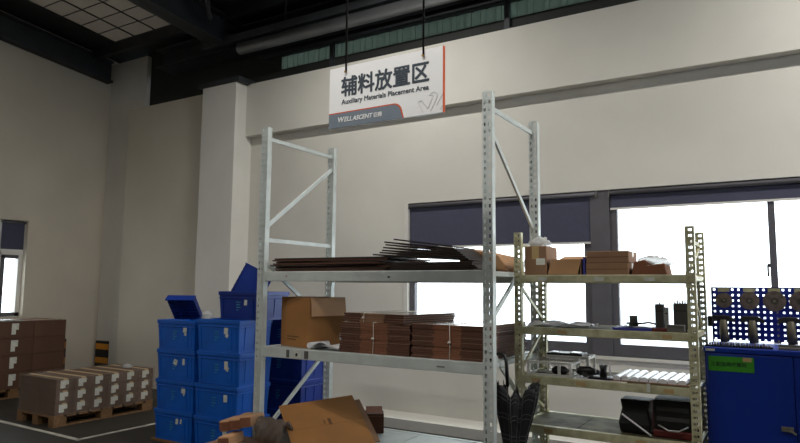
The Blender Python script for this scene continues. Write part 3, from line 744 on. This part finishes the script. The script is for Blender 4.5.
# ------------------------------------------------------------------ goods on the cream rack
z1, z2, z3, z4 = CL[:4]
o = carton((-1.575, 4.26, z1), .158, .24, .20, 'card_brown', 'upright brown carton with a white label at the left end of the top cream shelf', label_side='n', paper=False)
bx('paper_label', (.085, .148, -.002, 0, .07, .115), 'paper', o)
crumple('plastic_bag', (-1.50, 4.38, z1+.2), .085, .10, .075, 'plastic_film', 'crumpled clear plastic bag on the upright labelled carton', 'bag', 21)
o = empty('tipped_carton', (-1.40, 4.27, z1), label='open tan carton tipped forward on the top cream shelf', cat='box')
w, d, h, t = .215, .22, .11, .005
b = MB().box(0, w, 0, d, 0, t)
for a in ((0, w, d-t, d), (0, t, 0, d), (w-t, w, 0, d)): b.box(*a, t, h)
b.build('body', 'card_brown', o)
MB().prism([(-.008, .006), (w-.02, .004), (w+.005, .107), (.022, .105)], -.012, -.006).build('front_flap', 'card_light', o)
MB().obox((w/2+.02, d*.7, h+.01), w/2-.02, .06, .003, Euler((R(12), 0, 0))).build('flap', 'card_light', o)
bx('contents', (.02, w-.02, .02, d-.02, t, .09), 'dark_grey', o)
tag(bx('blue_strip', (-1.172, -1.160, 4.28, 4.50, z1, z1+.12), 'blue_flat'), 'thin dark blue board standing between the cartons', 'board')
for k in range(2):
    c = carton((-1.150+.004*k, 4.27, z1+.079*k), .270, .26, .078, 'card_brown', ['lower flat brown carton of the pair on the top cream shelf', 'upper flat brown carton of the pair on the top cream shelf'][k], 'flat carton pair on the top cream shelf', paper=False, tape=True)
    bx('seam', (.002, .268, -.0012, 0, .036, .040), 'card_edge_dark', c)
o = empty('crushed_carton', (-.865, 4.29, z1), label='crushed brown carton under clear film at the right of the top shelf', cat='box')
MB().prism([(0, 0), (.215, 0), (.20, .075), (.13, .062), (.08, .098), (.015, .085)], 0, .22).build('body', 'card_edge', o, bevel=.006)
crumple('plastic_film', (-.735, 4.37, z1+.06), .115, .09, .07, 'plastic_film', 'clear plastic film draped over the crushed carton', 'plastic film', 31)
# second shelf
o = empty('film_sheet', (-1.56, 4.24, z2), label='crumpled white plastic sheet lying on the second cream shelf', cat='plastic sheet')
MB().grid(lambda u, v: (u*.42, .02+v*.26, .004+.028*abs(math.sin(u*7+v*3))*(.4+.6*v)*(1-.5*u)+.012*math.sin(v*9+u*2)**2), 30, 14).build('sheet', 'pvc_white', o, solid=.0015)
tag(MB().box(-.985, -.72, 4.25, 4.48, z2, z2+.016).build('blue_tray', 'blue_flat', bevel=.003), 'flat violet-blue plate on the second cream shelf', 'plate')
tag(MB().grid(lambda u, v: (-.95+u*.20, 4.27+v*.18, z2+.020+.006*math.sin(u*6+v*4)**2), 10, 8).build('paper_sheet', 'pvc_white', solid=.001), 'white paper lying on the violet-blue plate', 'paper')
o = empty('grip_tool', (-.868, 4.33, z2+.016), label='black round-headed device standing on the violet-blue plate', cat='tool')
MB().cyl((0, 0, 0), (0, 0, .02), .030, 14).build('base', 'black_plastic', o); MB().cyl((0, 0, .02), (0, 0, .075), .026, 14).build('head', 'dark_grey', o); MB().box(-.045, .05, -.008, .008, .02, .032).build('arm', 'black_plastic', o)
MB().tube([(.05, 0, .026), (.09, .01, .034), (.15, .02, .02), (.20, .02, .018)], .006, 8).build('cord', 'red_plastic', o)
def block(x, w, h, y, d, label, mt, cap):
    o = empty('metal_block', (x, y, z2), label=label, cat='metal block', group='dark blocks on the second cream shelf')
    MB().box(0, w, 0, d, 0, h).build('body', mt, o, bevel=.003)
    for i in range(cap): MB().cyl((w*(i+.5)/cap, d*.4, h), (w*(i+.5)/cap, d*.4, h+.012+.008*(i % 2)), .004, 6).build('pin', 'mid_grey', o)
    bx('groove', (w*.1, w*.9, -.002, 0, h*.72, h*.76), 'black_plastic', o)
block(-.735, .05, .168, 4.32, .06, 'tall dark metal block with a smooth top on the second shelf', 'dark_grey', 1)
block(-.680, .022, .150, 4.33, .05, 'thin light grey bar standing beside the tall dark block', 'alu', 0)
block(-.625, .088, .175, 4.31, .07, 'wide dark block with pins on top against the cream upright', 'dark_grey', 6)
block(-.655, .10, .045, 4.24, .05, 'low grey metal block in front of the pinned block', 'mid_grey', 0)
tag(MB().box(-.745, -.655, 4.245, 4.30, z2, z2+.022).build('red_case', 'red_plastic', bevel=.004), 'small dark red case on the second cream shelf', 'case')
# third shelf: wire frames, tools, white strips
def wire_frame(loc, w, d, h, label, rz=0):
    o = empty('wire_tray', loc, (0, 0, R(rz)), label=label, cat='metal frame', group='pale metal frames on the third cream shelf')
    for z in (.008, h):
        for a, b in (((0, 0, z), (w, 0, z)), ((w, 0, z), (w, d, z)), ((w, d, z), (0, d, z)), ((0, d, z), (0, 0, z))): MB().bar(a, b, .014, .016).build('rail', 'frame_white', o)
    for x, y in ((.01, 0), (w*.74, 0), (w, 0), (w, d), (0, d)): MB().bar((x, y, .016), (x, y, h-.008), .016, .016).build('upright', 'frame_white', o)
    return o
wire_frame((-1.555, 4.235, z3), .30, .20, .088, 'pale metal frame tray in front on the third cream shelf')
wire_frame((-1.47, 4.40, z3), .28, .22, .115, 'second pale metal frame tray behind the first one', 3)
o = empty('motor_tool', (-1.40, 4.30, z3), label='black motor lying inside the front metal frame', cat='tool')
MB().tube([(0, 0, .035), (.02, 0, .035), (.08, .01, .035), (.10, .01, .035)], [.018, .03, .03, .016], 12).build('body', 'black_plastic', o); MB().cyl((.10, .01, .035), (.13, .012, .035), .008, 8).build('spindle', 'steel_bits', o)
o = empty('flat_case', (-1.48, 4.42, z3+.124), label='dark flat device lying across the rear metal frame', cat='device')
MB().box(0, .25, 0, .14, 0, .016).build('body', 'black_plastic', o, bevel=.003); bx('pad', (.03, .07, .02, .10, .016, .020), 'pvc_white', o); bx('pad', (.16, .22, .02, .11, .016, .022), 'alu', o)
o = empty('drill_tool', (-1.20, 4.33, z3), label='black hand drill lying beside the metal frames', cat='tool')
MB().tube([(-.04, 0, .035), (-.02, 0, .035), (.05, .0, .036), (.085, 0, .034), (.11, 0, .034)], [.018, .03, .033, .02, .012], 12).build('body', 'black_plastic', o)
MB().bar((.0, .0, .03), (.03, -.05, .014), .026, .022).build('grip', 'dark_grey', o); MB().tube([(.06, -.01, .066), (.085, -.01, .060), (.088, -.015, .03)], .006, 8).build('trim_arc', 'pvc_white', o); MB().tube([(-.06, .0, .03), (-.075, -.01, .04), (-.065, -.02, .01)], .008, 8).build('hook', 'pvc_white', o)
o = empty('black_clamp', (-1.055, 4.28, z3+.006), label='black clamp with a pale loop handle beside the hand drill', cat='tool')
MB().tube([(0, 0, .0), (0, 0, .05), (0, 0, .085)], [.024, .020, .028], 12).build('body', 'black_plastic', o)
MB().tube([(0, -.004, .088), (.03, 0, .090), (.042, 0, .078), (.042, 0, .02)], .005, 8).build('loop', 'pvc_white', o); bx('foot', (-.085, .075, -.055, .01, -.004, .008), 'black_plastic', o)
tag(bx('white_board', (-1.24, -.90, 4.225, 4.44, z3, z3+.005), 'pvc_white'), 'thin white board under the black clamp on the third shelf', 'board')
bpy.data.objects['black_clamp'].location.z = z3+.009
for nm in ('drill_tool',): bpy.data.objects[nm].location.z = z3+.005
tag(bx('brown_board', (-1.0, -.54, 4.225, 4.66, z3+.005, z3+.012), 'card_brown'), 'thin brown board under the row of white strips', 'board')
sp = [(-.990, 4.232), (-.935, 4.238), (-.88, 4.235), (-.825, 4.240), (-.77, 4.236), (-.715, 4.238), (-.66, 4.234), (-.605, 4.238)]
pm = None
for k, (x, y) in enumerate(sp):
    if pm is None:
        so = empty('plastic_strip', (x, y, z3+.012), label='white plastic profile strip, leftmost in the row on the third cream shelf', cat='strip', group='white strips on the third cream shelf'); pm = so
        MB().prism([(0, 0), (.052, 0), (.052, .004), (.046, .022), (.030, .028), (.008, .024), (0, .004)], 0, .40).build('profile', 'pvc_white', so)
        bx('slot', (.050, .0535, .0, .40, .001, .010), 'mid_grey', so)
    else:
        c = copy_tree(pm); c['label'] = 'white plastic profile strip, %s from the left in the row on the third cream shelf' % ORD[k]; c.location = (x, y, z3+.012); c.rotation_euler.z = R(jit(1.5))
tag(bx('hang_tag', (-.775, -.755, 4.194, 4.1975, z3-.04, z3+.010), 'paper'), 'small white tag hanging over the third shelf beam', 'tag')
# fourth shelf
o = empty('black_bag', (-.965, 4.31, z4), label='black tool pouch with a pale stick on the bottom visible shelf', cat='bag')
MB().frustum([(0, .18, 0, .22, 0), (-.01, .185, -.01, .23, .06), (.01, .17, .01, .2, .15), (-.005, .18, .03, .19, .205)]).build('body', 'black_plastic', o, bevel=.012)
MB().cyl((.02, -.03, .12), (.20, -.06, .01), .006, 8).build('stick', 'pvc_white', o)
o = empty('toolbox', (-.760, 4.30, z4), label='black and dark red toolbox on the bottom visible shelf', cat='toolbox')
MB().box(0, .225, 0, .26, .045, .225).build('body', 'black_plastic', o, bevel=.01); MB().box(-.004, .229, -.006, .264, 0, .045).build('base', 'red_plastic', o, bevel=.008)
MB().tube([(.03, -.012, .075), (.09, -.03, .05), (.15, -.03, .052), (.20, -.012, .08)], .005, 8).build('handle', 'alu', o); bx('side_band', (-.006, .012, .02, .24, .05, .22), 'red_plastic', o)
for k in range(2): bx('ridge', (.02, .205, -.004, 0, .10+.06*k, .125+.06*k), 'dark_grey', o)
# small dark clamp hanging on the rear right upright
o = empty('hose_clamp', (-.463, 4.70, 1.30), label='small black fitting hung on the rear right cream upright', cat='fitting')
MB().box(-.010, .022, .0, .03, -.04, .03).build('body', 'black_plastic', o, bevel=.008); MB().tube([(.018, .01, .02), (.035, .01, .032), (.045, .01, .02)], .006, 8).build('lever', 'black_plastic', o)

# ------------------------------------------------------------------ blue tool cabinet with pegboard
KX0, KX1, KY0, KY1, KZ = -.457, .46, 4.30, 4.85, 1.158
kb = empty('tool_cabinet', (KX0, KY0, 0), label='blue steel tool cabinet with a perforated backboard on top', cat='cabinet')
W = KX1-KX0
bx('body', (0, W, .022, KY1-KY0, .05, KZ-.03), 'cabinet_blue', kb); bx('top_plate', (-.004, W+.004, -.004, KY1-KY0, KZ-.03, KZ), 'cabinet_blue', kb, bevel=.004)
bx('plinth', (.02, W-.02, .04, KY1-KY0-.01, 0, .05), 'black_plastic', kb)
dr = bx('door', (.012, W/2-.002, 0, .020, .06, KZ-.036), 'cabinet_blue', kb, bevel=.004); d2 = bx('door', (W/2+.002, W-.012, 0, .020, .06, KZ-.036), 'cabinet_blue', kb, bevel=.004)
h_ = MB().obox((W/2-.045, -.012, .722), .030, .010, .012).tube([(W/2-.045, -.02, .715), (W/2-.02, -.03, .712), (W/2-.005, -.03, .700)], .007, 8).build('latch', 'steel_bits', dr)
gl = bx('green_label', (.021, .262, -.003, .0, 1.020, 1.107), 'green_label', dr)
t_ = text_mesh('label_text', '工装治具放置处', .03, 'green_print', dr, .035, -.0036, 1.052, width=.19, bold=.0008)
bx('tape_corner', (.205, .250, -.0042, -.003, 1.082, 1.106), 'tape_tan', dr); bx('small_label', (.008, .058, -.006, -.004, KZ-.022, KZ-.008), 'paper', kb)
# perforated board
PZ0, PZ1, PY = KZ, 1.521, .525
mb = MB(); pitch, hole = .0365, .0125
nc, nr = int(W/pitch), int((PZ1-PZ0)/pitch)
ox = (W-nc*pitch)/2
zz = PZ0
for j in range(nr+1):
    zc = PZ1-.017-j*pitch
    z_hi = PZ1 if j == 0 else zc+pitch-hole/2
    if j <= nr-1 or True:
        lo = max(PZ0, zc+hole/2)
        if z_hi > lo: mb.box(0, W, PY, PY+.003, lo, z_hi)
    if zc-hole/2 > PZ0:
        for i in range(nc+1):
            xa = ox+(i-.5)*pitch+hole/2; xb = ox+(i+.5)*pitch-hole/2
            mb.box(max(0, xa), min(W, xb), PY, PY+.003, zc-hole/2, zc+hole/2)
mb.build('perforated_board', 'peg_blue', kb)
fr = MB().box(0, .008, PY, PY+.02, PZ0, PZ1).box(W-.008, W, PY, PY+.02, PZ0, PZ1).box(0, W, PY, PY+.02, PZ1-.006, PZ1); fr.build('board_frame', 'peg_blue', kb)
yb = KY0+PY
dl = ['small dark grinding disc at the left end of the blue perforated board', 'second grinding disc from the left on the blue board', 'large brown grinding disc, third on the blue board', 'brown grinding disc at the picture edge on the blue board', 'grinding disc beyond the picture edge on the blue board']
for k, (x, r) in enumerate(((-.379, .050), (-.228, .058), (-.085, .066), (.062, .066), (.21, .06))):
    o = empty('grinding_disc', (x, yb-.018, 1.432), label=dl[k], cat='disc', group='grinding discs hung on the blue board')
    MB().cyl((0, 0, 0), (0, .012, 0), r, 32).build('disc', 'disc_brown', o); MB().cyl((0, -.003, 0), (0, .001, 0), r*.36, 24).build('hub', 'disc_hub', o); MB().cyl((0, -.010, 0), (0, .018, 0), .007, 10).build('peg', 'steel_bits', o)
    t_ = bx('name_tag', (x-.035, x+.035, yb-.003, yb-.001, 1.490, 1.514), 'rack_cream'); tag(t_, 'tan name tag above the %s grinding disc on the blue board' % ['leftmost', 'second', 'third', 'fourth', 'fifth'][k], 'tag', 'name tags above the grinding discs')
tl = ['T-shaped dark trowel hanging below the leftmost grinding disc', 'T-shaped dark hammer hanging below the second grinding disc', 'T-shaped dark hammer hanging below the third grinding disc', 'T-shaped tool hanging beyond the picture edge']
for k, x in enumerate((-.385, -.215, .0, .18)):
    o = empty('hammer', (x, yb-.035, 1.185), label=tl[k], cat='tool', group='T-shaped tools on the blue board')
    MB().tube([(.006, 0, -.025), (0, 0, .03), (0, 0, .12)], [.028, .027, .023], 12).build('handle', 'disc_hub', o)
    MB().prism([(-.070, .104), (-.02, .112), (.05, .110), (.068, .102), (.070, .122), (.03, .146), (-.05, .146), (-.074, .128)], -.014, .014).build('head', 'tool_steel', o, bevel=.003)
    MB().cyl((-.0, .014, .15), (0, .035, .15), .004, 6).build('hook', 'steel_bits', o)
# drill stand on the cabinet edge
o = empty('bit_stand', (-.456, KY0+.04, KZ), label='dark stand with a row of small steel bits on the cabinet top', cat='tool stand')
bx('tray', (.0, .36, 0, .06, 0, .010), 'black_plastic', o)
for i in range(24):
    hgt = (.018 if i < 14 else .012+.010*(i % 3 == 0)); MB().cyl((.012+i*.0143, .012+.01*(i % 2), .010), (.012+i*.0143, .012+.01*(i % 2), .010+hgt), .0048, 8).build('bit', 'steel_bits' if i % 5 else 'tool_steel', o)
o = empty('metal_rail', (-.10, KY0+.03, KZ), label='grey metal rail lying on the right of the cabinet top', cat='rail')
MB().box(.03, .45, 0, .05, 0, .016).build('base', 'mid_grey', o, bevel=.003); MB().box(.03, .45, .02, .03, .016, .03).build('fin', 'mid_grey', o)
